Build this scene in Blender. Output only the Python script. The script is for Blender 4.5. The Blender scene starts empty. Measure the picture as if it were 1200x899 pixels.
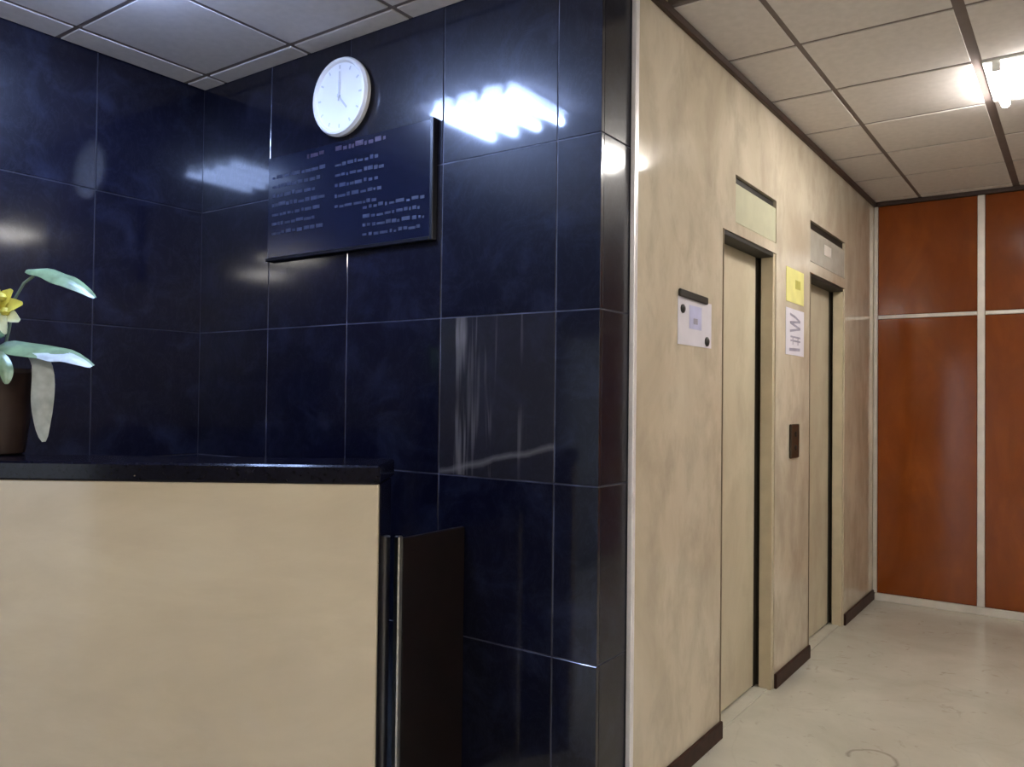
import bpy, bmesh, math, random
from mathutils import Vector, Matrix
SC = bpy.context.scene
COL = SC.collection
random.seed(7)

# ------------------------------------------------------------ camera
cam_data = bpy.data.cameras.new('camera')
cam = bpy.data.objects.new('camera', cam_data)
COL.objects.link(cam)
cam_data.sensor_fit = 'HORIZONTAL'
cam_data.sensor_width = 36.0
cam_data.lens = 953.17 / 1200.0 * 36.0
cam_data.clip_start = 0.02
# pose from the two vanishing points of the black wall and the elevator wall
rt = Vector((0.8168, 0.5768, 0.0119)); fw = Vector((-0.5770, 0.8166, 0.0180)).normalized()
rt = (rt - fw * rt.dot(fw)).normalized(); up = rt.cross(fw)
M = Matrix.Identity(4)
for i in range(3):
    M[i][0] = rt[i]; M[i][1] = up[i]; M[i][2] = -fw[i]
M[0][3], M[1][3], M[2][3] = 0.0, 0.0, 1.40
cam.matrix_world = M
SC.camera = cam

# ------------------------------------------------------------ sky, exposure
world = bpy.data.worlds.new('overcast sky'); SC.world = world
world.use_nodes = True
bg = world.node_tree.nodes['Background']
bg.inputs['Color'].default_value = (0.78, 0.88, 1.0, 1)
bg.inputs['Strength'].default_value = 1.4
SC.view_settings.view_transform = 'Standard'
SC.view_settings.look = 'None'
SC.view_settings.gamma = 1.0
SC.view_settings.use_curve_mapping = False
SC.view_settings.exposure = 1.1
SC.cycles.max_bounces = 10
SC.cycles.diffuse_bounces = 5
SC.cycles.glossy_bounces = 5
TUBE_COOL = ((0.40, 0.55, 1.0), 66.0)      # alcove fixture, bluish tubes
TUBE_WARM = ((1.0, 0.95, 0.89), 38.0)      # corridor and lobby fixtures

# ------------------------------------------------------------ dimensions
ZC = 2.83                       # ceiling
XE = -1.245                     # elevator wall face
XS = -1.262                     # side face of the black pier
YB = 2.265                      # black wall face
YE = 2.475                      # where the elevator wall starts
XL = -3.395                     # black left wall face
YO = 6.24                       # orange panelled end wall
XR, YF = 2.2, -3.5              # unseen right and front walls
TW, TH = 0.498, 0.57            # black tiles
CT = 0.57                       # ceiling grid

# ------------------------------------------------------------ materials
def new_mat(name):
    m = bpy.data.materials.new(name); m.use_nodes = True
    nt = m.node_tree
    return m, nt, nt.nodes['Principled BSDF']

def simple(name, col, rough=0.5, metal=0.0, spec=0.5, var=0.08, scale=12.0, coat=0.0):
    """one colour with a fine procedural mottling"""
    m, nt, b = new_mat(name)
    geo = nt.nodes.new('ShaderNodeNewGeometry')
    nz = nt.nodes.new('ShaderNodeTexNoise'); nz.inputs['Scale'].default_value = scale
    nz.inputs['Detail'].default_value = 3
    nt.links.new(geo.outputs['Position'], nz.inputs['Vector'])
    r = nt.nodes.new('ShaderNodeValToRGB')
    r.color_ramp.elements[0].position = 0.3; r.color_ramp.elements[1].position = 0.7
    r.color_ramp.elements[0].color = tuple(max(0, c * (1 - var)) for c in col) + (1,)
    r.color_ramp.elements[1].color = tuple(min(1, c * (1 + var)) for c in col) + (1,)
    nt.links.new(nz.outputs['Fac'], r.inputs['Fac'])
    nt.links.new(r.outputs['Color'], b.inputs['Base Color'])
    b.inputs['Roughness'].default_value = rough
    b.inputs['Metallic'].default_value = metal
    b.inputs['Specular IOR Level'].default_value = spec
    b.inputs['Coat Weight'].default_value = coat
    return m

def mapped_noise(nt, scale3, scale, detail=4, rough=0.55, dist=0.0, loc=(0, 0, 0)):
    geo = nt.nodes.new('ShaderNodeNewGeometry')
    mp = nt.nodes.new('ShaderNodeMapping'); mp.inputs['Scale'].default_value = scale3; mp.inputs['Location'].default_value = loc
    nt.links.new(geo.outputs['Position'], mp.inputs['Vector'])
    nz = nt.nodes.new('ShaderNodeTexNoise')
    nz.inputs['Scale'].default_value = scale; nz.inputs['Detail'].default_value = detail
    nz.inputs['Roughness'].default_value = rough; nz.inputs['Distortion'].default_value = dist
    nt.links.new(mp.outputs['Vector'], nz.inputs['Vector'])
    return nz.outputs['Fac']

def ramp(nt, fac, stops):
    r = nt.nodes.new('ShaderNodeValToRGB')
    e = r.color_ramp.elements
    while len(e) < len(stops): e.new(0.5)
    for k, (p, c) in enumerate(stops):
        e[k].position = p
        e[k].color = (c, c, c, 1) if isinstance(c, (int, float)) else tuple(c) + (1,)
    nt.links.new(fac, r.inputs['Fac'])
    return r.outputs['Color']

def mix(nt, fac, a, b):
    n = nt.nodes.new('ShaderNodeMix'); n.data_type = 'RGBA'
    for sock, v in ((n.inputs[0], fac), (n.inputs[6], a), (n.inputs[7], b)):
        if hasattr(v, 'node'): nt.links.new(v, sock)
        else: sock.default_value = v if isinstance(v, (int, float)) else tuple(v) + (1,)
    return n.outputs[2]

def cream_marble(name, stretch, lo, hi, warm, rough):
    m, nt, b = new_mat(name)
    base = ramp(nt, mapped_noise(nt, stretch, 2.2, 6, 0.6, 0.6), [(0.3, lo), (0.7, hi)])
    fine = ramp(nt, mapped_noise(nt, stretch, 6.0, 6, 0.62, 0.25), [(0.46, 0.0), (0.70, 0.75)])
    c = mix(nt, fine, base, warm)
    nt.links.new(c, b.inputs['Base Color'])
    b.inputs['Roughness'].default_value = rough
    b.inputs['Specular IOR Level'].default_value = 0.5
    return m

M_WALLM = cream_marble('cream marble cladding', (1, 1, 0.6), (0.49, 0.42, 0.315), (0.69, 0.62, 0.495), (0.42, 0.36, 0.275), 0.085)
M_DESKM = cream_marble('cream marble counter', (0.6, 0.6, 1.6), (0.465, 0.395, 0.285), (0.575, 0.50, 0.37), (0.50, 0.425, 0.31), 0.10)
M_DOOR = cream_marble('cream door skin', (1, 1, 0.6), (0.53, 0.465, 0.34), (0.63, 0.57, 0.43), (0.50, 0.43, 0.32), 0.22)

def black_marble(name, streaks=False, coat=1.0):
    m, nt, b = new_mat(name)
    cloud = ramp(nt, mapped_noise(nt, (1, 1, 1.25), 5.0, 8, 0.68, 0.8), [(0.5, 0.0), (0.78, 1.0)])
    vein = ramp(nt, mapped_noise(nt, (1.4, 1.4, 0.8), 9.0, 6, 0.7, 1.5), [(0.47, 0.0), (0.5, 0.28), (0.53, 0.0)])
    c = mix(nt, cloud, (0.0014, 0.0018, 0.0080), (0.0125, 0.0155, 0.034))
    c = mix(nt, vein, c, (0.020, 0.021, 0.034))
    if streaks:      # reflected streaks, haze and a diagonal band painted into this tile's colour
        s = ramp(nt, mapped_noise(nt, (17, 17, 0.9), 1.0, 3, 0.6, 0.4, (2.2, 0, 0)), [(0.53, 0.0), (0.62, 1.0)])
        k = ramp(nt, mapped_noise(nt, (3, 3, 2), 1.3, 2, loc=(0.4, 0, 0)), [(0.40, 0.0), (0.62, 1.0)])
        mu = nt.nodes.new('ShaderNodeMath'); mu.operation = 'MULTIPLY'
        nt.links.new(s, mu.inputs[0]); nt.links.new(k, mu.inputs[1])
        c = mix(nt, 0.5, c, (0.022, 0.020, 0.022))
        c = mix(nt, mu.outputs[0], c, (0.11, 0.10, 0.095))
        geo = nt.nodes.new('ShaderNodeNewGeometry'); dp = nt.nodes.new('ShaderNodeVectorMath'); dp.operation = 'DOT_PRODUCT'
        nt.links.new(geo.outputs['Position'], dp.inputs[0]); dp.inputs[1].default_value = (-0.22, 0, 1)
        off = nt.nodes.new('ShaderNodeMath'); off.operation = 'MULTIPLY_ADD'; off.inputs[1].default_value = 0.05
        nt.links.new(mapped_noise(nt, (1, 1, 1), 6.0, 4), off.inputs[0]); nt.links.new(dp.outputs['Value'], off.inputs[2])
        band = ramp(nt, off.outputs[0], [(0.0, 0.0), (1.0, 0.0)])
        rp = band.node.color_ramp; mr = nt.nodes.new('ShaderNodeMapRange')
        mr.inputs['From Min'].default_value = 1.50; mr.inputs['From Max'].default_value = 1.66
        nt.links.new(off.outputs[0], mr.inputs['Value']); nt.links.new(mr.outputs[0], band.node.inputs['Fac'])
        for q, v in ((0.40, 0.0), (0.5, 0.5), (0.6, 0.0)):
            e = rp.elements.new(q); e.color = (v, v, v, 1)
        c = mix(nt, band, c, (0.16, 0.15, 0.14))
    nt.links.new(c, b.inputs['Base Color'])
    rgh = ramp(nt, mapped_noise(nt, (1, 1, 0.6), 3.0, 5, 0.6), [(0.3, 0.045), (0.75, 0.11)])
    nt.links.new(rgh, b.inputs['Coat Roughness'])
    b.inputs['Roughness'].default_value = 0.36
    b.inputs['Specular IOR Level'].default_value = 0.16
    b.inputs['Coat Weight'].default_value = coat
    b.inputs['Coat IOR'].default_value = 1.55
    return m
M_BLACK = black_marble('black polished marble')
M_PIER = black_marble('scuffed black marble of the pier side', coat=0.45)
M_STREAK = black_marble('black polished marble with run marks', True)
M_BGROUT = simple('grey marble joint filler', (0.048, 0.052, 0.078), 0.6, var=0.75, scale=9)
M_DGROUT = simple('dark marble joint filler', (0.012, 0.013, 0.022), 0.6, var=0.6, scale=9)
M_GRANITE = simple('black granite', (0.004, 0.004, 0.009), 0.12, spec=0.14, var=0.5, scale=90)

def wood():
    m, nt, b = new_mat('orange veneer')
    g = ramp(nt, mapped_noise(nt, (1.5, 1.5, 0.6), 3.0, 6, 0.6, 0.8), [(0.3, (0.175, 0.038, 0.005)), (0.55, (0.215, 0.049, 0.006)), (0.75, (0.26, 0.064, 0.008))])
    nt.links.new(g, b.inputs['Base Color'])
    b.inputs['Roughness'].default_value = 0.13
    return m
M_WOOD = wood()

CRACK_C = (-0.685, 3.455, 0.0); CRACK_R = 0.09
def floor_mat():
    m, nt, b = new_mat('worn beige marble floor')
    base = ramp(nt, mapped_noise(nt, (1, 1, 1), 2.0, 7, 0.62, 0.5), [(0.3, (0.49, 0.475, 0.40)), (0.7, (0.61, 0.60, 0.52))])
    spots = ramp(nt, mapped_noise(nt, (1, 1, 1), 11.0, 4, 0.6, 1.2), [(0.62, 0.0), (0.74, 0.8)])
    c = mix(nt, spots, base, (0.38, 0.34, 0.28))
    crack = ramp(nt, mapped_noise(nt, (1, 1, 1), 0.9, 3, 0.5, 1.2), [(0.495, 0.0), (0.5, 0.10), (0.505, 0.0)])
    c = mix(nt, crack, c, (0.26, 0.22, 0.17))
    # one curved crack in the marble near the first elevator door
    geo = nt.nodes.new('ShaderNodeNewGeometry')
    wob = nt.nodes.new('ShaderNodeVectorMath'); wob.operation = 'DISTANCE'
    nt.links.new(geo.outputs['Position'], wob.inputs[0]); wob.inputs[1].default_value = CRACK_C
    ad = nt.nodes.new('ShaderNodeMath'); ad.operation = 'MULTIPLY_ADD'; ad.inputs[1].default_value = 0.05
    nt.links.new(mapped_noise(nt, (1, 1, 1), 7.0, 3), ad.inputs[0]); nt.links.new(wob.outputs['Value'], ad.inputs[2])
    mr = nt.nodes.new('ShaderNodeMapRange')
    mr.inputs['From Min'].default_value = CRACK_R - 0.03; mr.inputs['From Max'].default_value = CRACK_R + 0.08
    nt.links.new(ad.outputs[0], mr.inputs['Value'])
    ln = ramp(nt, mr.outputs[0], [(0.40, 0.0), (0.5, 0.55), (0.60, 0.0)])
    sx = nt.nodes.new('ShaderNodeSeparateXYZ'); nt.links.new(geo.outputs['Position'], sx.inputs[0])
    gt = nt.nodes.new('ShaderNodeMath'); gt.operation = 'GREATER_THAN'; gt.inputs[1].default_value = 3.42
    nt.links.new(sx.outputs['Y'], gt.inputs[0]); gate_ = gt.outputs[0]
    mu = nt.nodes.new('ShaderNodeMath'); mu.operation = 'MULTIPLY'
    nt.links.new(ln, mu.inputs[0]); nt.links.new(gate_, mu.inputs[1])
    c = mix(nt, mu.outputs[0], c, (0.17, 0.14, 0.11))
    nt.links.new(c, b.inputs['Base Color'])
    b.inputs['Roughness'].default_value = 0.2
    return m
M_FLOOR = floor_mat()
M_TILE = simple('ceiling tile board', (0.63, 0.59, 0.565), 0.85, var=0.05, scale=30)
M_TBAR = simple('grey brown ceiling bar', (0.17, 0.135, 0.125), 0.6)
M_BROWN = simple('dark brown moulding', (0.035, 0.016, 0.010), 0.45, var=0.3)
M_SKIRT = simple('dark red brown marble skirting', (0.034, 0.014, 0.010), 0.5, spec=0.2, var=0.4, scale=25)
M_ALU = simple('brushed aluminium', (0.72, 0.68, 0.62), 0.38, 0.55)
M_EDGE = simple('pale polished metal edge', (0.84, 0.81, 0.83), 0.30, 0.25)
M_STEEL = simple('stainless steel', (0.55, 0.53, 0.50), 0.28, 1.0)
M_DARKMETAL = simple('dark bronze metal', (0.011, 0.008, 0.004), 0.6, 0.0)
M_JAMB = simple('tan painted jamb', (0.50, 0.43, 0.30), 0.4)
M_BEAD = simple('dull brown bead', (0.20, 0.155, 0.10), 0.5)
M_VOID = simple('shaft dark', (0.030, 0.023, 0.012), 0.9)
M_PLAIN = simple('beige wall paint', (0.55, 0.50, 0.42), 0.6)
M_PALE = simple('pale stone kerb', (0.62, 0.58, 0.53), 0.4)
M_WHITE = simple('white enamel', (0.82, 0.82, 0.80), 0.35, var=0.02)
M_CLOCKF = simple('clock dial', (0.88, 0.89, 0.89), 0.4, var=0.02)
M_GREYMARK = simple('grey print', (0.62, 0.63, 0.64), 0.6)
M_BOARD = simple('dark navy board', (0.006, 0.008, 0.020), 0.16, spec=0.6, var=0.15, scale=20)
M_BFRAME = simple('black board edge', (0.003, 0.003, 0.006), 0.35)
M_BTEXT = simple('grey blue lettering', (0.027, 0.031, 0.055), 0.5, var=0.3, scale=60)
M_RTEXT = simple('dull mauve lettering', (0.042, 0.028, 0.050), 0.5, var=0.3, scale=60)
M_PAPER = simple('lavender white paper', (0.66, 0.63, 0.70), 0.7, var=0.05)
M_PAPERT = simple('print grey violet', (0.30, 0.28, 0.36), 0.7, var=0.2)
M_PAPERB = simple('pale blue print', (0.50, 0.50, 0.72), 0.7, var=0.1)
M_INK = simple('black plastic', (0.018, 0.016, 0.013), 0.5)
M_YELLOW = simple('yellow paper', (0.70, 0.66, 0.25), 0.6, var=0.08)
M_OLIVE = simple('olive print', (0.45, 0.42, 0.10), 0.6)
M_GREENP = simple('pale green panel', (0.52, 0.51, 0.37), 0.3, var=0.06)
M_GREYP = simple('grey panel', (0.42, 0.40, 0.34), 0.25, var=0.1)
M_CALL = simple('dark brown plate', (0.030, 0.018, 0.008), 0.35)
M_GATE = simple('very dark brown wood', (0.005, 0.0024, 0.0024), 0.45, spec=0.25, var=0.3)
M_POT = simple('dark brown glazed pot', (0.030, 0.017, 0.012), 0.35, var=0.4)
M_SOIL = simple('soil', (0.02, 0.014, 0.01), 0.9)
M_LEAF = simple('grey green leaf', (0.14, 0.20, 0.10), 0.3, var=0.35, scale=25)
M_LEAF_P = simple('silvery leaf', (0.42, 0.46, 0.44), 0.3, var=0.25, scale=25)
M_LEAF_D = simple('dark green leaf', (0.03, 0.07, 0.03), 0.4, var=0.3)
M_STEM = simple('green stem', (0.12, 0.17, 0.10), 0.5)
M_PETAL = simple('yellow petal', (0.50, 0.44, 0.06), 0.5, var=0.2, scale=30)
M_PETAL_W = simple('pale petal', (0.66, 0.74, 0.50), 0.5, var=0.15, scale=30)

def emit_mat(name, spec):
    m = bpy.data.materials.new(name); m.use_nodes = True
    nt = m.node_tree; nt.nodes.remove(nt.nodes['Principled BSDF'])
    e = nt.nodes.new('ShaderNodeEmission')
    e.inputs['Color'].default_value = spec[0] + (1,); e.inputs['Strength'].default_value = spec[1]
    nt.links.new(e.outputs[0], nt.nodes['Material Output'].inputs['Surface'])
    return m
M_TUBE_C = emit_mat('lit cool tube', TUBE_COOL)
M_TUBE_W = emit_mat('lit white tube', TUBE_WARM)

# ------------------------------------------------------------ builders
def link(name, mesh, mat, parent=None, loc=None):
    o = bpy.data.objects.new(name, mesh); COL.objects.link(o)
    if mat and not mesh.materials: mesh.materials.append(mat)
    if loc: o.location = loc
    if parent: o.parent = parent
    return o

def finish(name, bm, mat, parent=None, smooth=False):
    bmesh.ops.recalc_face_normals(bm, faces=bm.faces)
    me = bpy.data.meshes.new(name); bm.to_mesh(me); bm.free()
    if smooth:
        for p in me.polygons: p.use_smooth = True
        me.set_sharp_from_angle(angle=math.radians(38))
    return link(name, me, mat, parent)

def add_box(bm, a, b, bev=0.0, mtx=None):
    t = bmesh.new()
    bmesh.ops.create_cube(t, size=1.0)
    for v in t.verts:
        v.co = Vector([(a[i] + b[i]) / 2 + v.co[i] * abs(b[i] - a[i]) for i in range(3)])
    if bev > 0:
        bmesh.ops.bevel(t, geom=list(t.edges), offset=bev, segments=1, affect='EDGES', profile=0.5)
    if mtx: t.transform(mtx)
    me = bpy.data.meshes.new('tmp'); t.to_mesh(me); t.free()
    bm.from_mesh(me); bpy.data.meshes.remove(me)

def box(name, a, b, mat, parent=None, bev=0.0, mtx=None):
    bm = bmesh.new(); add_box(bm, a, b, bev, mtx)
    return finish(name, bm, mat, parent)

def tube(bm, pts, rad, seg=8, cap=True):
    pts = [Vector(p) for p in pts]; rings = []
    rads = rad if isinstance(rad, (list, tuple)) else [rad] * len(pts)
    for i, p in enumerate(pts):
        d = (pts[min(i + 1, len(pts) - 1)] - pts[max(i - 1, 0)]).normalized()
        a = d.orthogonal().normalized() if i == 0 else (rings_a - d * rings_a.dot(d)).normalized()
        rings_a = a; c = d.cross(a)
        rings.append([bm.verts.new(p + (a * math.cos(2 * math.pi * k / seg) + c * math.sin(2 * math.pi * k / seg)) * rads[i]) for k in range(seg)])
    for r0, r1 in zip(rings, rings[1:]):
        for k in range(seg):
            bm.faces.new((r0[k], r0[(k + 1) % seg], r1[(k + 1) % seg], r1[k]))
    if cap:
        bm.faces.new(rings[0][::-1]); bm.faces.new(rings[-1])

def lathe(bm, prof, seg=32, mtx=None):
    """profile of (radius, height) about local z"""
    rings = []
    for r, h in prof:
        if r < 1e-6:
            rings.append([bm.verts.new((0, 0, h))])
        else:
            rings.append([bm.verts.new((r * math.cos(2 * math.pi * k / seg), r * math.sin(2 * math.pi * k / seg), h)) for k in range(seg)])
    for a, b in zip(rings, rings[1:]):
        for k in range(seg):
            k2 = (k + 1) % seg
            if len(a) == 1 and len(b) == 1: continue
            if len(a) == 1: bm.faces.new((a[0], b[k2], b[k]))
            elif len(b) == 1: bm.faces.new((a[k], a[k2], b[0]))
            else: bm.faces.new((a[k], a[k2], b[k2], b[k]))
    if mtx: bm.transform(mtx)

def empty(name, loc, rotz=0.0):
    o = bpy.data.objects.new(name, None); COL.objects.link(o)
    o.location = loc; o.rotation_euler = (0, 0, rotz); o.empty_display_size = 0.1
    return o

def tag(o, label, cat, group=None):
    o['label'] = label; o['category'] = cat
    if group: o['group'] = group
    return o

def struct(o):
    o['kind'] = 'structure'; return o

def copy_thing(src, loc):
    c = src.copy(); COL.objects.link(c); c.location = loc
    for ch in list(src.children):
        d = ch.copy(); COL.objects.link(d); d.parent = c
        for g in list(ch.children):
            e = g.copy(); COL.objects.link(e); e.parent = d
    return c

# ------------------------------------------------------------ floor
floor = struct(box('floor', (XL - 0.3, YF - 0.3, -0.12), (XR + 0.3, YO + 0.3, 0.0), M_FLOOR))
struct(box('trim_6', (-4.5, YF - 6, -0.3), (0.5, YF - 0.301, -0.02), M_PALE))          # pavement outside the entrance

# ------------------------------------------------------------ ceiling: slab, grid bars, tiles
ceiling = struct(box('ceiling', (XL - 0.3, YF - 0.3, ZC + 0.10), (XR + 0.3, YO + 0.3, ZC + 0.2), M_PLAIN))
gx = [-0.375 + CT * k for k in range(-6, 6)]           # bar lines
gy = [3.30 + CT * k for k in range(-12, 6)]
inx = [x for x in gx if XL + 0.02 < x < XR - 0.02]
iny = [y for y in gy if YF + 0.02 < y < YO - 0.02]
bm = bmesh.new()
for x in inx:
    w = 0.020 if abs(x + 0.375) < 0.01 else 0.012
    y1 = YB if x < XS else YO
    add_box(bm, (x - w, YF, ZC + 0.004), (x + w, y1, ZC + 0.03))
for y in iny:
    x0 = XL if y < YB else XE
    add_box(bm, (x0, y - 0.012, ZC + 0.005), (XR, y + 0.012, ZC + 0.03))
finish('ceiling_grid', bm, M_TBAR, ceiling)
def is_lamp(cx, cy):
    return any(abs(cx - lx) < 0.2 and abs(cy - ly) < 0.2 for lx, ly in ALL_LAMPS)
ALL_LAMPS = [(-2.37, 1.305), (-0.09, 4.155), (-0.09, -0.975), (1.05, -1.545), (1.05, 1.305)]
xs = [XL] + inx + [XR]; ys = [YF] + iny + [YO]
cache = {}
for i in range(len(xs) - 1):
    for j in range(len(ys) - 1):
        x0, x1, y0, y1 = xs[i], xs[i + 1], ys[j], ys[j + 1]
        cx, cy = (x0 + x1) / 2, (y0 + y1) / 2
        if is_lamp(cx, cy): continue
        if y0 > YB - 0.02 and x1 < XE + 0.03: continue
        if y0 > YB - 0.02 and x0 < XE: x0 = XE
        if y0 < YB < y1 and x0 < XE: y1 = YB + 0.008
        ga = 0.020 if abs(x0 + 0.375) < 0.01 else 0.011
        gb = 0.020 if abs(x1 + 0.375) < 0.01 else 0.011
        x0 += ga; x1 -= gb; y0 += 0.011; y1 -= 0.011
        key = (round(x1 - x0, 3), round(y1 - y0, 3))
        if key not in cache:
            b2 = bmesh.new(); add_box(b2, (-key[0] / 2, -key[1] / 2, 0), (key[0] / 2, key[1] / 2, 0.018), 0.0015)
            bmesh.ops.recalc_face_normals(b2, faces=b2.faces)
            me = bpy.data.meshes.new('ceiling_tile'); b2.to_mesh(me); b2.free(); me.materials.append(M_TILE); cache[key] = me
        link('ceiling_tile', cache[key], None, ceiling, ((x0 + x1) / 2, (y0 + y1) / 2, ZC + random.uniform(-0.001, 0.001)))

# ------------------------------------------------------------ black marble walls with tiles
wall_rear = struct(box('wall_rear', (XL - 0.15, YB + 0.0025, 0), (XS - 0.003, YE + 0.05, ZC + 0.1), M_BGROUT))
G = 0.0022
zrows = [0.0, 0.557, 1.122, 1.688, 2.253, ZC + 0.02]
xcols = [XL - 0.0015, -2.902, -2.412, -1.922, -1.428, XS]
def tile(parent, a, b, mat, bev=0.0015):
    return box('marble_tile', a, b, mat, parent, bev)
for i in range(5):
    for k in range(5):
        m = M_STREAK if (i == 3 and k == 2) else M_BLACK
        dy = random.uniform(-0.0008, 0.0008)
        x1 = xcols[i + 1] - (G if i < 4 else 0)
        tile(wall_rear, (xcols[i] + G, YB + dy, zrows[k] + G), (x1, YB + 0.017, zrows[k + 1] - G), m)
for k in range(5):                                        # side face of the pier
    tile(wall_rear, (XS - 0.017, YB + 0.0185, zrows[k] + G), (XS, YE - 0.001, zrows[k + 1] - G), M_PIER)
wall_left = struct(box('wall_left', (XL - 0.15, YF, 0), (XL - 0.003, YB + 0.0025, ZC + 0.1), M_DGROUT))
for i in range(5):
    y1 = YB - i * 0.505; y0 = YB - (i + 1) * 0.505
    for k in range(5):
        dx = random.uniform(-0.0008, 0.0008)
        tile(wall_left, (XL - 0.017, y0 + G, zrows[k] + G), (XL + dx, y1 - (0.001 if i == 0 else G), zrows[k + 1] - G), M_BLACK)
yl = YB - 5 * 0.505
for k in range(5):
    tile(wall_left, (XL - 0.017, YF, zrows[k] + G), (XL, yl - G, zrows[k + 1] - G), M_BLACK)

# ------------------------------------------------------------ elevator wall, one skin with recesses
D1 = (3.29, 4.00, 0.0, 2.125); D2 = (4.60, 5.39, 0.0, 2.115)
N1 = (3.43, 4.00, 2.175, 2.385); N2 = (4.60, 5.39, 2.175, 2.405)
def skin(name, mat, face, y0, y1, z0, z1, holes):
    """plane x=face pierced by holes (ya,yb,za,zb,depth) with returns and backs"""
    bm = bmesh.new()
    Y = sorted({y0, y1} | {h[0] for h in holes} | {h[1] for h in holes})
    Z = sorted({z0, z1} | {h[2] for h in holes} | {h[3] for h in holes})
    quad = lambda *p: bm.faces.new([bm.verts.new(q) for q in p])
    for a, b in zip(Y, Y[1:]):
        for c, d in zip(Z, Z[1:]):
            my, mz = (a + b) / 2, (c + d) / 2
            if any(h[0] < my < h[1] and h[2] < mz < h[3] for h in holes): continue
            quad((face, a, c), (face, b, c), (face, b, d), (face, a, d))
    for a, b, c, d, dep in holes:
        x = face - dep
        quad((face, a, c), (x, a, c), (x, a, d), (face, a, d))
        quad((face, b, c), (x, b, c), (x, b, d), (face, b, d))
        quad((face, a, d), (x, a, d), (x, b, d), (face, b, d))
        if c > 0.001: quad((face, a, c), (x, a, c), (x, b, c), (face, b, c))
        quad((x, a, c), (x, b, c), (x, b, d), (x, a, d))
    q = face - 0.30
    quad((face, y0, z0), (q, y0, z0), (q, y0, z1), (face, y0, z1))
    quad((q, y0, z0), (q, y1, z0), (q, y1, z1), (q, y0, z1))
    quad((face, y1, z0), (q, y1, z0), (q, y1, z1), (face, y1, z1))
    quad((face, y0, z1), (q, y0, z1), (q, y1, z1), (face, y1, z1))
    bmesh.ops.remove_doubles(bm, verts=bm.verts, dist=1e-5)
    return finish(name, bm, mat)
wall_elev = struct(skin('wall_elevator', M_WALLM, XE, YE, YO + 0.1, 0.0, ZC + 0.1,
                        [D1 + (0.16,), D2 + (0.16,), N1 + (0.06,), N2 + (0.06,)]))

def elevator_door(n, D, leaf_x):
    ya, yb, z0, z1 = D
    d = struct(box('door_%d' % n, (XE - 0.15, ya + 0.004, 0.012), (leaf_x - 0.03, yb - 0.004, z1 - 0.004), M_VOID))
    gap = 0.030
    box('door_leaf', (leaf_x - 0.028, ya + 0.004, 0.014), (leaf_x, yb - 0.03 - gap, z1 - 0.006), M_DOOR, d, 0.003)
    box('jamb', (XE - 0.064, yb - 0.034, 0.0), (XE - 0.004, yb - 0.002, z1 - 0.002), M_JAMB, d, 0.002)
    box('jamb', (leaf_x - 0.028, ya + 0.001, 0.0), (XE - 0.004, ya + 0.004, z1 - 0.002), M_JAMB, d)
    box('door_bead', (XE + 0.0003, ya - 0.009, 0.0), (XE + 0.004, ya - 0.0005, z1), M_BEAD, d, 0.001)
    box('door_head', (leaf_x + 0.001, ya + 0.005, z1 - 0.022), (XE - 0.003, yb - 0.036, z1 - 0.002), M_DARKMETAL, d, 0.002)
    box('door_gap', (leaf_x - 0.0279, yb - 0.0595, 0.007), (leaf_x - 0.003, yb - 0.002, z1 - 0.003), M_VOID, d)  # dark strip painted in for the shade between leaf and jamb
    box('gap_seal', (leaf_x - 0.0028, yb - 0.006, 0.007), (XE - 0.0645, yb - 0.002, z1 - 0.003), M_VOID, d)  # narrow dark strip, painted shade over the side of the gap
    box('door_sill', (leaf_x - 0.028, ya + 0.005, 0.0005), (XE - 0.02, yb - 0.036, 0.006), M_FLOOR, d, 0.001)
elevator_door(1, D1, XE - 0.082)
elevator_door(2, D2, XE - 0.082)

def indicator(N, panel_mat, label, top_h):
    ya, yb, za, zb = N
    t = empty('floor_indicator', (XE - 0.058, (ya + yb) / 2, za)); w = (yb - ya) / 2 - 0.003; h = zb - za
    box('indicator_panel', (0.0, -w, 0.003), (0.055, w, h - top_h), panel_mat, t, 0.003)
    box('top_strip', (0.0, -w, h - top_h + 0.001), (0.042, w, h - 0.002), M_DARKMETAL, t)  # dark box fills the slot, standing in for the shade under its top
    if panel_mat is M_GREYP: box('display', (0.0555, -0.10, h * 0.35), (0.0575, 0.06, h * 0.62), M_PALE, t, 0.0008)
    tag(t, label, 'indicator')
indicator(N1, M_GREENP, 'pale green floor indicator panel set above the nearer elevator door', 0.035)
indicator(N2, M_GREYP, 'grey floor indicator panel set above the farther elevator door', 0.045)

# skirting, mouldings, metal edges
for n, (a, b) in enumerate(((YE + 0.012, D1[0] - 0.003), (D1[1] + 0.001, D2[0] - 0.003), (D2[1] + 0.001, YO - 0.02))):
    struct(box('baseboard_elevator' + ('' if n == 0 else '.%03d' % n), (XE, a, 0.0), (XE + 0.014, b, 0.072), M_SKIRT, None, 0.003))
struct(box('trim_1', (XS + 0.001, YE - 0.012, 0.0), (XE + 0.004, YE + 0.012, ZC), M_EDGE, None, 0.003))     # pale corner edge
struct(box('trim_2', (XE, YE + 0.012, ZC - 0.034), (XE + 0.02, YO - 0.022, ZC - 0.001), M_BROWN, None, 0.003))

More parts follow.
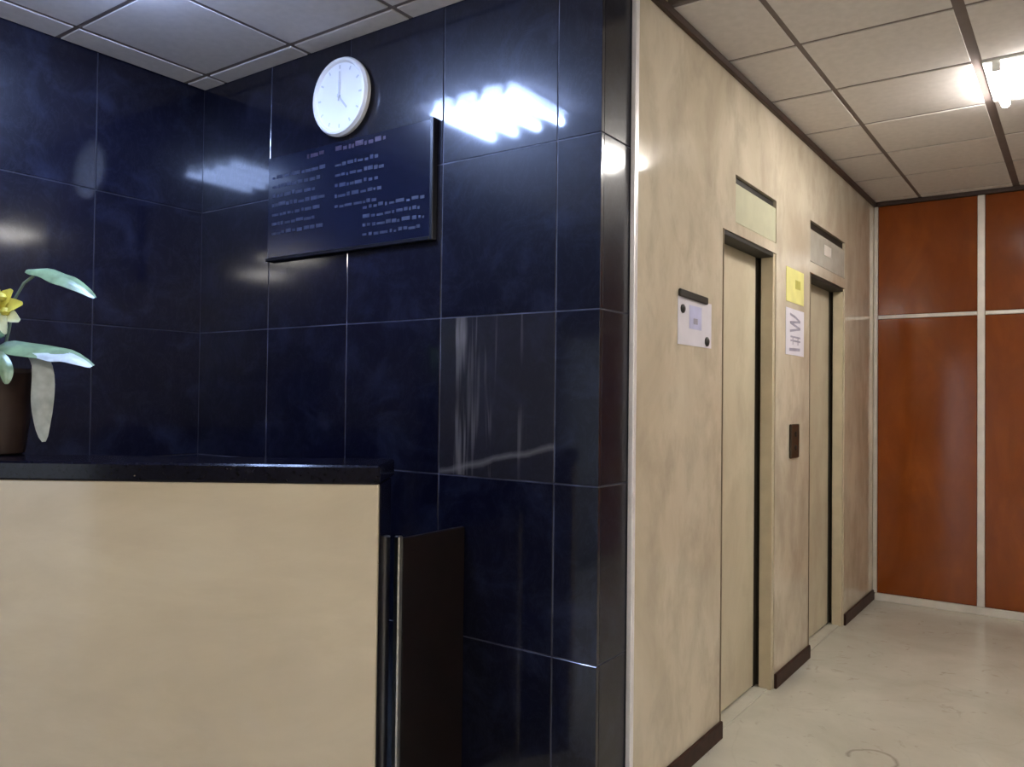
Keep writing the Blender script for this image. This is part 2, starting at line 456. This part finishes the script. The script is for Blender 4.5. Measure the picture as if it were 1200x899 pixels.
# ------------------------------------------------------------ orange end wall
wall_end = struct(box('wall_end', (XE - 0.05, YO + 0.012, 0), (XR + 0.15, YO + 0.2, ZC + 0.1), M_BROWN))
struct(box('baseboard_end', (XE + 0.016, YO - 0.02, 0.0), (XR, YO + 0.011, 0.05), M_PALE, None, 0.004))
struct(box('trim_3', (XE + 0.021, YO - 0.014, ZC - 0.03), (XR, YO + 0.011, ZC - 0.001), M_BROWN, None, 0.003))
px = [XE + 0.001, -0.597, 0.05, 0.70, 1.35, XR]
for i in range(5):
    x0 = px[i] + (0.028 if i == 0 else 0.046); x1 = px[i + 1] - 0.001
    box('wood_panel', (x0, YO, 0.052), (x1, YO + 0.013, 1.992), M_WOOD, wall_end, 0.003)
    box('wood_panel', (x0, YO, 2.022), (x1, YO + 0.013, ZC - 0.032), M_WOOD, wall_end, 0.003)
    box('metal_rail', (x0, YO - 0.003, 1.994), (x1, YO + 0.013, 2.020), M_ALU, wall_end, 0.002)
    w = 0.027 if i == 0 else 0.045
    box('metal_strip', (px[i], YO - 0.008, 0.051), (px[i] + w, YO + 0.013, ZC - 0.031), M_ALU, wall_end, 0.003)

# ------------------------------------------------------------ unseen right and front walls, entrance doorway
struct(box('wall_right', (XR, YF, 0), (XR + 0.15, YO + 0.012, ZC + 0.1), M_PLAIN))
DX0, DX1, DH = -2.75, -1.75, 2.15
bm = bmesh.new()
add_box(bm, (XL - 0.15, YF - 0.2, 0), (DX0, YF, ZC + 0.1)); add_box(bm, (DX1, YF - 0.2, 0), (XR + 0.15, YF, ZC + 0.1))
add_box(bm, (DX0, YF - 0.2, DH), (DX1, YF, ZC + 0.1))
struct(finish('wall_front', bm, M_PLAIN))
fr = bmesh.new()
for a, b in (((DX0, YF - 0.12, 0), (DX0 + 0.06, YF - 0.05, DH)), ((DX1 - 0.06, YF - 0.12, 0), (DX1, YF - 0.05, DH)), ((DX0 + 0.06, YF - 0.12, DH - 0.06), (DX1 - 0.06, YF - 0.05, DH))):
    add_box(fr, a, b, 0.003)
struct(finish('door_3', fr, M_ALU))

# ------------------------------------------------------------ ceiling lights: four tube fixtures
def ceiling_light(tubemat, drop):
    t = empty('ceiling_light', (0, 0, ZC)); s = 0.268
    bm = bmesh.new()
    for a, b in (((-s, -s, -0.004), (s, -s + 0.02, 0.05)), ((-s, s - 0.02, -0.004), (s, s, 0.05)),
                 ((-s, -s + 0.02, -0.004), (-s + 0.02, s - 0.02, 0.05)), ((s - 0.02, -s + 0.02, -0.004), (s, s - 0.02, 0.05))):
        add_box(bm, a, b, 0.002)
    finish('light_frame', bm, M_WHITE, t)
    box('reflector', (-s, -s, 0.051), (s, s, 0.056), M_WHITE, t)
    for k in range(4):
        x = (k - 1.5) * 0.145
        b2 = bmesh.new(); tube(b2, [(x, -0.24, -drop), (x, 0.24, -drop)], 0.019, 10)
        finish('tube', b2, tubemat, t, True)
        for sy in (-1, 1):
            box('lamp_holder', (x - 0.016, sy * 0.2405, -drop - 0.012), (x + 0.016, sy * 0.2475, 0.0505), M_WHITE, t)
    return t
L0 = ceiling_light(M_TUBE_W, 0.03); L0.location = (-0.09, 4.155, ZC)
tag(L0, 'bright square ceiling light at the right edge before the orange wall', 'light')
L1 = ceiling_light(M_TUBE_C, 0.040); L1.location = (-2.375, 1.315, ZC)
tag(L1, 'square four tube light above the counter, seen mirrored in the black wall', 'light')
for n, (x, y) in enumerate(ALL_LAMPS[2:]):  # unseen lobby fixtures, added to light the counter and walls
    c = copy_thing(L0, (x, y, ZC))
    c['label'] = ('square four tube ceiling light right behind the viewer', 'square four tube ceiling light in front of the entrance doorway',
                  'square four tube ceiling light near the unseen right wall')[n]
    c['group'] = 'lobby ceiling lights behind the viewer'

# ------------------------------------------------------------ reception counter
CA = math.atan2(0.566, 0.825)
CL = 1.90; CTOP = 1.200
CL = 1.88
counter = empty('reception_counter', (-1.666, 1.702, 0), CA)
tag(counter, 'reception counter with cream marble front and black granite top and end', 'counter')
box('front_panel', (-CL, 0.006, 0.09), (-0.004, 0.028, CTOP - 0.055), M_DESKM, counter, 0.003)
box('plinth', (-CL, 0.03, 0.0), (-0.03, 0.19, 0.089), M_GRANITE, counter, 0.003)
box('carcass', (-CL, 0.0285, 0.0895), (-0.027, 0.20, CTOP - 0.056), M_GATE, counter)
box('end_panel', (-0.0265, 0.0285, 0.0), (-0.001, 0.215, CTOP - 0.0555), M_GRANITE, counter, 0.002)
box('countertop', (-CL, 0.0, CTOP - 0.055), (0.0, 0.27, CTOP), M_GRANITE, counter, 0.006)

# low gate closing the gap between the counter end and the black wall
gate = empty('side_gate', (-1.80, 1.93, 0))
tag(gate, 'low dark brown gate with steel edge between counter end and black wall', 'gate')
box('gate_panel', (-0.012, 0.010, 0.06), (0.008, 0.330, 0.945), M_GATE, gate, 0.003)
box('steel_edge', (-0.012, -0.012, 0.0), (0.012, 0.009, 0.955), M_STEEL, gate, 0.004)

# ------------------------------------------------------------ wall clock
ROTC = Matrix.Rotation(math.pi / 2, 4, 'X')          # local z -> -y
clock = empty('wall_clock', (-2.435, YB - 0.001, 2.596))
tag(clock, 'round white wall clock hanging high on the black marble wall', 'clock')
clock.scale = (0.92, 1, 0.94)
bm = bmesh.new(); lathe(bm, [(0, 0.0), (0.150, 0.0), (0.165, 0.012), (0.168, 0.030), (0.160, 0.044), (0.150, 0.046), (0.144, 0.038), (0.144, 0.012)], 48, ROTC)
finish('clock_rim', bm, M_WHITE, clock, True)
bm = bmesh.new(); lathe(bm, [(0, 0.034), (0.1435, 0.034), (0.1435, 0.013), (0, 0.013)], 48, ROTC)
finish('clock_face', bm, M_CLOCKF, clock)
for h in range(12):
    a = h * math.pi / 6
    box('hour_mark', (-0.0035, -0.0355, 0.118), (0.0035, -0.0345, 0.134), M_GREYMARK, clock, 0, Matrix.Rotation(a, 4, 'Y'))
box('hour_hand', (-0.004, -0.0385, -0.015), (0.004, -0.0365, 0.070), M_GREYMARK, clock, 0, Matrix.Rotation(math.radians(140), 4, 'Y'))
box('minute_hand', (-0.003, -0.0415, -0.02), (0.003, -0.0395, 0.105), M_GREYMARK, clock, 0, Matrix.Rotation(math.radians(2), 4, 'Y'))
bm = bmesh.new(); lathe(bm, [(0, 0.0345), (0.007, 0.0345), (0.007, 0.043), (0, 0.044)], 12, ROTC)
finish('hand_hub', bm, M_GREYMARK, clock)

# ------------------------------------------------------------ directory board
BX0, BX1, BZ0, BZ1 = -2.895, -1.946, 1.975, 2.424
board = empty('directory_board', (BX0, YB - 0.001, BZ0))
tag(board, 'dark glossy directory board of faint text rows on the black wall below clock', 'board')
BW, BH = BX1 - BX0, BZ1 - BZ0
box('board_panel', (0.0, -0.014, 0.016), (BW - 0.017, 0, BH), M_BOARD, board, 0.002)
bm = bmesh.new()
add_box(bm, (BW - 0.016, -0.026, 0.0), (BW, 0, BH), 0.002); add_box(bm, (0, -0.026, 0.0), (BW - 0.017, 0, 0.015), 0.002)
finish('board_edge', bm, M_BFRAME, board)
def text_row(x0, x1, z, h, mat, gap=0.35):
    """one row of illegible small lettering"""
    bm = bmesh.new(); x = x0
    while x < x1 - 0.01:
        w = random.uniform(0.010, 0.045); e = min(x + w, x1)
        dz = random.uniform(-0.12, 0.12) * h
        add_box(bm, (x, -0.0155, z + dz), (e, -0.0142, z + h * random.uniform(0.55, 1.0) + dz))
        x = e + random.uniform(0.004, 0.012)
    finish('text_row', bm, mat, board)
for k in range(7):
    text_row(0.03, 0.36 - 0.03 * (k % 3), 0.355 - k * 0.040, 0.016, M_BTEXT)
for k in range(5):
    text_row(0.42, 0.66 + 0.03 * (k % 2), 0.350 - k * 0.042, 0.015, M_BTEXT)
for k in range(4):
    text_row(0.58, 0.90 - 0.02 * (k % 2), 0.160 - k * 0.036, 0.014, M_BTEXT)
text_row(0.25, 0.36, 0.412, 0.022, M_RTEXT); text_row(0.42, 0.70, 0.412, 0.020, M_RTEXT)

# ------------------------------------------------------------ papers on the elevator wall
def on_wall(name, y, z):
    return empty(name, (XE + 0.0008, y, z))
n = on_wall('paper_notice', 2.99, 1.705)
tag(n, 'white paper notice with black top bar left of the nearer elevator door', 'notice')
box('sheet', (0, -0.165, -0.095), (0.0015, 0.165, 0.085), M_PAPER, n)
box('top_bar', (0.0002, -0.165, 0.080), (0.012, 0.105, 0.108), M_INK, n, 0.003, Matrix.Rotation(math.radians(-1.5), 4, 'X'))
for y, z, r in ((-0.125, 0.040, 0.017), (0.115, -0.070, 0.019)):
    bm = bmesh.new(); lathe(bm, [(0, 0.0002), (r, 0.0002), (r, 0.005), (r * 0.6, 0.009), (0, 0.010)], 14, Matrix.Translation((0.0013, y, z)) @ Matrix.Rotation(math.pi / 2, 4, 'Y'))
    finish('fixing_disc', bm, M_INK, n)
box('printed_block', (0.0016, -0.06, -0.03), (0.0022, 0.06, 0.06), M_PAPERB, n)
box('printed_mark', (0.0023, -0.02, -0.01), (0.0027, 0.02, 0.012), M_PAPERT, n)

y_ = on_wall('yellow_sign', 4.315, 2.0)
tag(y_, 'yellow paper sign on the pier between the two elevator doors', 'sign')
box('sheet', (0, -0.155, -0.088), (0.0015, 0.155, 0.088), M_YELLOW, y_)
box('printed_mark', (0.0016, 0.0, -0.01), (0.0022, 0.09, 0.035), M_OLIVE, y_)

p = on_wall('lettered_sheet', 4.315, 1.765)
tag(p, 'pale sheet with grey scrawled lettering below the yellow sign', 'notice')
box('sheet', (0, -0.160, -0.125), (0.0015, 0.160, 0.115), M_PAPER, p)
def strokes(name, segs, w, mat, parent):
    bm = bmesh.new()
    for (a, b), (c, d) in segs:
        v = Vector((0, c - a, d - b)); L = v.length; ang = math.atan2(d - b, c - a)
        add_box(bm, (0, 0, -w / 2), (0.0008, L, w / 2), 0, Matrix.Translation((0.0016, a, b)) @ Matrix.Rotation(ang, 4, 'X'))
    finish(name, bm, mat, parent)
zz = [(-0.09, 0.085), (0.0, 0.075), (0.09, 0.055), (-0.09, 0.042), (0.09, 0.018), (-0.09, -0.002)]
strokes('lettering', list(zip(zz, zz[1:])), 0.012, M_PAPERT, p)
strokes('lettering', [((-0.08, -0.03), (0.09, -0.03)), ((-0.08, -0.05), (0.09, -0.05)), ((-0.04, -0.03), (-0.04, -0.07)), ((0.05, -0.03), (0.05, -0.07))], 0.009, M_PAPERT, p)
strokes('lettering', [((-0.10, -0.098), (0.085, -0.092))], 0.015, M_PAPERT, p)

cp = on_wall('call_panel', 4.297, 1.195)
tag(cp, 'dark elevator call button plate on the pier between the doors', 'call panel')
box('plate', (0, -0.072, -0.088), (0.012, 0.072, 0.088), M_CALL, cp, 0.004)
for z in (-0.035, 0.035):
    bm = bmesh.new(); lathe(bm, [(0, 0.0), (0.015, 0.0), (0.015, 0.003), (0.011, 0.005), (0, 0.005)], 16, Matrix.Translation((0.0122, 0, z)) @ Matrix.Rotation(math.pi / 2, 4, 'Y'))
    finish('button', bm, M_INK, cp)

# ------------------------------------------------------------ potted plant on the counter
plant = empty('potted_plant', (-2.862, 1.185, CTOP), math.atan2(0.5768, 0.8168))   # local x across the counter view, y away
tag(plant, 'potted plant with pale green leaves and yellow flower on the counter', 'plant')
bm = bmesh.new(); lathe(bm, [(0, 0.0), (0.070, 0.0), (0.078, 0.006), (0.092, 0.12), (0.106, 0.255), (0.112, 0.262), (0.110, 0.275), (0.100, 0.275), (0.097, 0.255), (0, 0.25)], 32)
finish('pot', bm, M_POT, plant, True)
bm = bmesh.new(); lathe(bm, [(0, 0.2505), (0.0965, 0.2556), (0.06, 0.262), (0, 0.265)], 24)
finish('soil', bm, M_SOIL, plant, True)
def leaf(pts, width, mat, side, fold=0.25, thick=0.0016):
    """blade along a curve; side = across direction; a fold along the midrib"""
    bm = bmesh.new(); P = [Vector(q) for q in pts]
    N = 14; rows = []
    def at(t):
        f = t * (len(P) - 1); i = min(int(f), len(P) - 2); u = f - i
        p0, p1, p2, p3 = P[max(i - 1, 0)], P[i], P[i + 1], P[min(i + 2, len(P) - 1)]
        return 0.5 * ((2 * p1) + (p2 - p0) * u + (2 * p0 - 5 * p1 + 4 * p2 - p3) * u * u + (3 * p1 - p0 - 3 * p2 + p3) * u ** 3)
    S = Vector(side).normalized()
    for k in range(N + 1):
        t = k / N; c = at(t); d = (at(min(t + 0.02, 1)) - at(max(t - 0.02, 0))).normalized()
        s = (S - d * S.dot(d)).normalized(); n_ = s.cross(d)
        w = width * (math.sin(math.pi * min(1, t * 0.93 + 0.05)) ** 0.75) + 0.0015
        row = []
        for q in (-1, -0.5, 0, 0.5, 1):
            row.append(c + s * w * q + n_ * (abs(q) * w * fold + 0.06 * w * math.sin(t * 19) * abs(q)))
        rows.append((row, n_))
    top = [[bm.verts.new(v) for v in r] for r, _ in rows]
    bot = [[bm.verts.new(v - n_ * thick) for v in r] for r, n_ in rows]
    for k in range(N):
        for j in range(4):
            bm.faces.new((top[k][j], top[k + 1][j], top[k + 1][j + 1], top[k][j + 1]))
            bm.faces.new((bot[k][j], bot[k][j + 1], bot[k + 1][j + 1], bot[k + 1][j]))
        for j in (0, 4):
            bm.faces.new((top[k][j], top[k + 1][j], bot[k + 1][j], bot[k][j]))
    for k in (0, N):
        for j in range(4):
            bm.faces.new((top[k][j], top[k][j + 1], bot[k][j + 1], bot[k][j]))
    return finish('leaf', bm, mat, plant, True)
def stem(pts, r):
    bm = bmesh.new(); tube(bm, pts, r, 7); finish('stem', bm, M_STEM, plant, True)
# upper arched leaf and its stalk
stem([(0.0, 0.0, 0.26), (0.03, 0.0, 0.40), (0.045, 0.0, 0.50), (0.075, 0.0, 0.553), (0.105, 0.0, 0.575)], 0.0045)
leaf([(0.075, 0.01, 0.595), (0.14, 0.0, 0.592), (0.205, -0.01, 0.570), (0.262, -0.015, 0.545), (0.315, -0.02, 0.505)], 0.032, M_LEAF, (0.0, 0.8, 0.62), 0.3)
# broad level leaf; the pale blade over its end paints in a highlight
leaf([(-0.04, 0.0, 0.305), (0.02, -0.04, 0.345), (0.10, -0.06, 0.345), (0.19, -0.07, 0.33), (0.26, -0.075, 0.325), (0.345, -0.08, 0.285)], 0.040, M_LEAF, (0.0, 0.85, 0.55), 0.2)
leaf([(0.155, -0.082, 0.322), (0.21, -0.09, 0.316), (0.28, -0.094, 0.310), (0.348, -0.098, 0.281)], 0.024, M_LEAF_P, (0.0, 0.8, 0.6), 0.2)
# small drooping leaf, and the long pale one hanging down beside the pot
leaf([(0.03, -0.085, 0.335), (0.07, -0.105, 0.305), (0.095, -0.115, 0.265), (0.10, -0.12, 0.225)], 0.020, M_LEAF, (0.6, 0.4, 0.4), 0.3)
leaf([(0.12, -0.035, 0.33), (0.162, -0.045, 0.29), (0.170, -0.05, 0.20), (0.170, -0.05, 0.12), (0.180, -0.052, 0.045)], 0.034, M_LEAF_P, (1.0, 0.1, 0.0), 0.15)
# darker leaves behind and on the hidden side
leaf([(-0.02, 0.0, 0.27), (-0.10, -0.02, 0.42), (-0.20, -0.03, 0.47), (-0.31, -0.04, 0.40)], 0.038, M_LEAF, (0, 0.9, 0.4))
leaf([(-0.03, -0.03, 0.27), (-0.12, -0.06, 0.34), (-0.24, -0.09, 0.31)], 0.036, M_LEAF, (0, 0.9, 0.4))
leaf([(0.0, 0.0, 0.28), (0.005, -0.05, 0.36), (0.03, -0.09, 0.38), (0.08, -0.11, 0.37)], 0.030, M_LEAF_D, (0.1, 0.8, 0.5))
# yellow flower head with paler lower petals
stem([(-0.01, -0.01, 0.26), (-0.012, -0.02, 0.38), (0.0, -0.03, 0.46)], 0.005)
def petal(c, d, ln, w, mat):
    d = Vector(d).normalized(); c = Vector(c)
    s = d.cross(Vector((0, -1, 0.2))).normalized(); n_ = s.cross(d)
    bm = bmesh.new(); rows = []
    for k in range(6):
        t = k / 5; ww = w * math.sin(math.pi * (0.12 + 0.80 * t)); p0 = c + d * ln * t - n_ * (0.25 * ln * t * t)
        rows.append([bm.verts.new(p0 + s * ww * q + n_ * (abs(q) * 0.3 * ww)) for q in (-1, 0, 1)] + [bm.verts.new(p0 + s * ww * q + n_ * (abs(q) * 0.3 * ww - 0.002)) for q in (1, 0, -1)])
    for a, b in zip(rows, rows[1:]):
        for j in range(6): bm.faces.new((a[j], a[(j + 1) % 6], b[(j + 1) % 6], b[j]))
    bm.faces.new(rows[0]); bm.faces.new(rows[-1][::-1])
    finish('petal', bm, mat, plant, True)
fc = (0.014, -0.035, 0.465)
for k in range(9):
    a = k / 9 * 2 * math.pi + 0.25
    low = math.sin(a) < -0.35
    petal(fc, (math.cos(a), -0.25 - 0.3 * random.random(), math.sin(a)), random.uniform(0.070, 0.088), 0.025, M_PETAL_W if low else M_PETAL)
for k in range(6):
    a = k / 6 * 2 * math.pi
    petal((0.0, -0.045, 0.478), (0.6 * math.cos(a), -0.8, 0.6 * math.sin(a)), 0.045, 0.014, M_PETAL)
for c_, w_ in (((0.035, -0.05, 0.50), 0.014), ((0.045, -0.045, 0.455), 0.015)):
    bm = bmesh.new(); lathe(bm, [(0, -w_), (w_ * 0.7, -w_ * 0.7), (w_, 0), (w_ * 0.7, w_ * 0.8), (0, w_ * 1.1)], 10, Matrix.Translation(c_))
    finish('flower_bud', bm, M_PETAL, plant, True)
